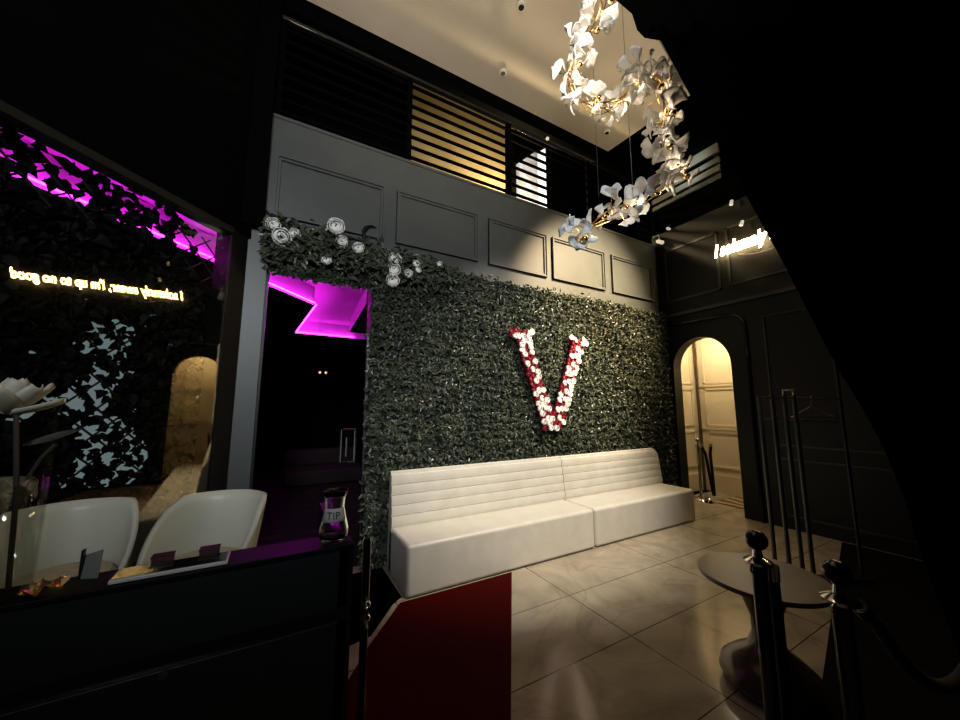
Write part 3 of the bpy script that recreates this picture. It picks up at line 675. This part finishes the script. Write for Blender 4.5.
stanchion((6.08, 3.46, 0), 'bright chrome stanchion standing just inside the arch', .99, M['chrome'], 'chrome stanchion in the arch')
def rope(pts, label, r=.02):
    t = thing('velvet_rope', label, 'rope', pts[0]); P_ = [Vector(p) - Vector(pts[0]) for p in pts]
    MB().tube(P_, r, 12).build('rope', M['velvet'], t, True)
    for e, nx in ((0, 1), (-1, -2)):
        a = P_[e]; b = P_[nx]; MB().tube([a + (a - b).normalized() * .02, a, a + (b - a).normalized() * .035], r * 1.15, 12).build('end_cap', M['chrome'], t, True)
    return t
rope([(1.735, .735, .86), (1.735, .733, .7), (1.735, .732, .4), (1.735, .735, .2)], 'black velvet rope hanging straight down from the front stanchion')
rope([(1.66, .47, .86)] + [(1.7 + .9 * q, .46 - .12 * q, .84 - 1.1 * q * (1 - q) - .1 * q) for q in np.linspace(.03, 1, 16)], 'black velvet rope sagging right from the second stanchion')
rope([(6.14, 3.44, .86)] + [(6.16 + .1 * math.sin(PI * q), 3.40 - .08 * q, .84 - .78 * math.sin(PI * q)) for q in np.linspace(.05, .95, 16)] + [(6.17, 3.3, .88)], 'black velvet rope looped beside the chrome stanchion in the arch', .022)
t = thing('chrome_weight', 'small chrome dome on the floor inside the arch', 'dome', (6.0, 3.3, 0)); MB().lathe([(.07, 0), (.068, .02), (.05, .05), (.015, .07), (.01, .085), (.001, .088)], n=28).build('dome', M['chrome'], t, True)
def wavy():  # wavy colour bands stand in for shadows on the vestibule floor
    m = mat('wavy painted shade', (.3, .22, .12), .9); nt = m.node_tree; tc = nt.nodes.new('ShaderNodeTexCoord'); wv = nt.nodes.new('ShaderNodeTexWave')
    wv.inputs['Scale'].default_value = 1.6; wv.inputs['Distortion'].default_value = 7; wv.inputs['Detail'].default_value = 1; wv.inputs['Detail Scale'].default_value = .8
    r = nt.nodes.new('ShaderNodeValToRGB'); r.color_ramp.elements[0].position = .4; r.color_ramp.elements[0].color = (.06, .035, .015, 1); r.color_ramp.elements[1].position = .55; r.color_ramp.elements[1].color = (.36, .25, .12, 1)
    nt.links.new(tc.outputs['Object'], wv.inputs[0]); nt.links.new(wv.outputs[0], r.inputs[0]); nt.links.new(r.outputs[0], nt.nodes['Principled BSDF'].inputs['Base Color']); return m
o = MB().box(-.4, .4, -.6, .18, .001, .007).build('wavy_shade_sheet', wavy()); o.location = (6.46, 3.1, 0); tag(o, 'brown wavy sheet of painted shade on the floor inside the arch', 'shade sheet')

# ------------------------------------------------------------------ arch casing
oc = [(2.41, 0), (2.41, 2.6)] + [(2.61 - .2 * math.cos(a), 2.6 + .2 * math.sin(a)) for a in np.linspace(0, PI / 2, 8)] + [(3.55, 2.82)]
S(MB().tube([(5.585, y, z) for y, z in oc], .022, 8), 'trim_arch', M['gloss'], 'rounded black casing around the arched opening', 'trim', smooth=True)
S(MB().box(5.5, 5.6, 3.53, 3.6, 0, 4.2), 'trim_corner', M['blackm'], 'black corner post between hedge and charcoal wall', 'trim')
o = MB().tube([(5.49, 3.52, 2.95), (5.49, 3.52, 2.6), (5.5, 3.515, 2.25)], .009).build('white_cable', M['trimr'], smooth=True); tag(o, 'short pale cable hanging down the corner beside the hedge', 'cable')

# ------------------------------------------------------------------ round table
t = thing('round_table', 'low round brown table on a flared bronze pedestal', 'table', (2.405, 1.075, 0))
MB().lathe([(.285, .545), (.301, .55), (.305, .56), (.301, .573), (.001, .575)], n=72).build('tabletop', M['tabletop'], t, True)
MB().lathe([(.17, 0), (.215, .02), (.232, .055), (.22, .1), (.165, .15), (.095, .2), (.066, .27), (.066, .35), (.1, .44), (.15, .51), (.18, .545)], n=56).build('pedestal', M['bronze'], t, True)

# ------------------------------------------------------------------ garment rack
t = thing('garment_rack', 'tall black tube garment rack behind the round table', 'rack', (4.1, 1.45, 0))
dx = Vector((.87, -.493, 0))
for r0 in (-.3, -.18, -.07, .02):
    tp = dx * r0
    MB().tube([tp + Vector((0, 0, .04)), tp + Vector((0, 0, 1.6))], .017, 10).build('upright', M['upright'], t, True)
MB().tube([dx * -.3 + Vector((0, 0, 1.58)), dx * .42 + Vector((0, 0, 1.56))], .009).build('top_rail', M['steel'], t, True)
MB().tube([dx * -.26 + Vector((0, .02, 1.38)), dx * .42 + Vector((0, .02, 1.36))], .007).build('lower_rail', M['steel'], t, True)
MB().tube([dx * -.07 + Vector((0, 0, 1.56)), dx * -.07 + Vector((0, 0, 1.64)), dx * .02 + Vector((0, 0, 1.64)), dx * .02 + Vector((0, 0, 1.56))], .014).build('hoop', M['steel'], t, True)
MB().tube([dx * .44 + Vector((0, 0, .04)), dx * .44 + Vector((0, 0, 2.2))], .014).build('end_post', M['blackm'], t, True)
MB().box(-.36, .5, -.05, .05, .0, .04, Matrix.Rotation(-.515, 4, 'Z')).build('base', M['blackm'], t)
hg = thing('coat_hanger', 'thin pale coat hanger hanging on the garment rack', 'hanger', (4.25, 1.365, 1.5))
MB().tube([(.0, 0, .075), (.015, 0, .09), (.02, 0, .07), (0, 0, .03), (0, 0, .0), (.17, -.1, -.1), (-.17, .1, -.1), (0, 0, 0)], .004, 6).build('wire', M['steel'], hg, True)

# ------------------------------------------------------------------ black drape hanging in the right foreground
Rv = Vector((.87, -.493, 0)); Fv = Vector((.493, .87, 0))
edge = [(.60, 3.55), (.618, 3.33), (.687, 3.257), (.705, 3.174), (.739, 3.138), (.774, 3.2), (.918, 2.849), (1.053, 2.54), (1.255, 2.051), (1.342, 1.822), (1.417, 1.633), (1.485, 1.492), (1.537, 1.37), (1.576, 1.24), (1.6, 1.149), (1.63, .95), (1.72, .6), (1.82, .05)]
g = []
for i, (r0, z) in enumerate(edge):
    row = []
    for j in range(40):
        f = j / 39; r_ = r0 + (2.75 - r0) * f; fold = .035 * math.sin(f * 46) * min(1, f * 6)
        row.append(Rv * r_ + Fv * (1.4 + .1 * f + fold) + Vector((0, 0, z + (.0 if i else .0))))
    g.append(row)
o = MB().sheet(g, .006).build('stage_drape', M['drape'], smooth='all'); tag(o, 'black velvet drape tied back across the dark right foreground', 'drape')
print('bytes ok')
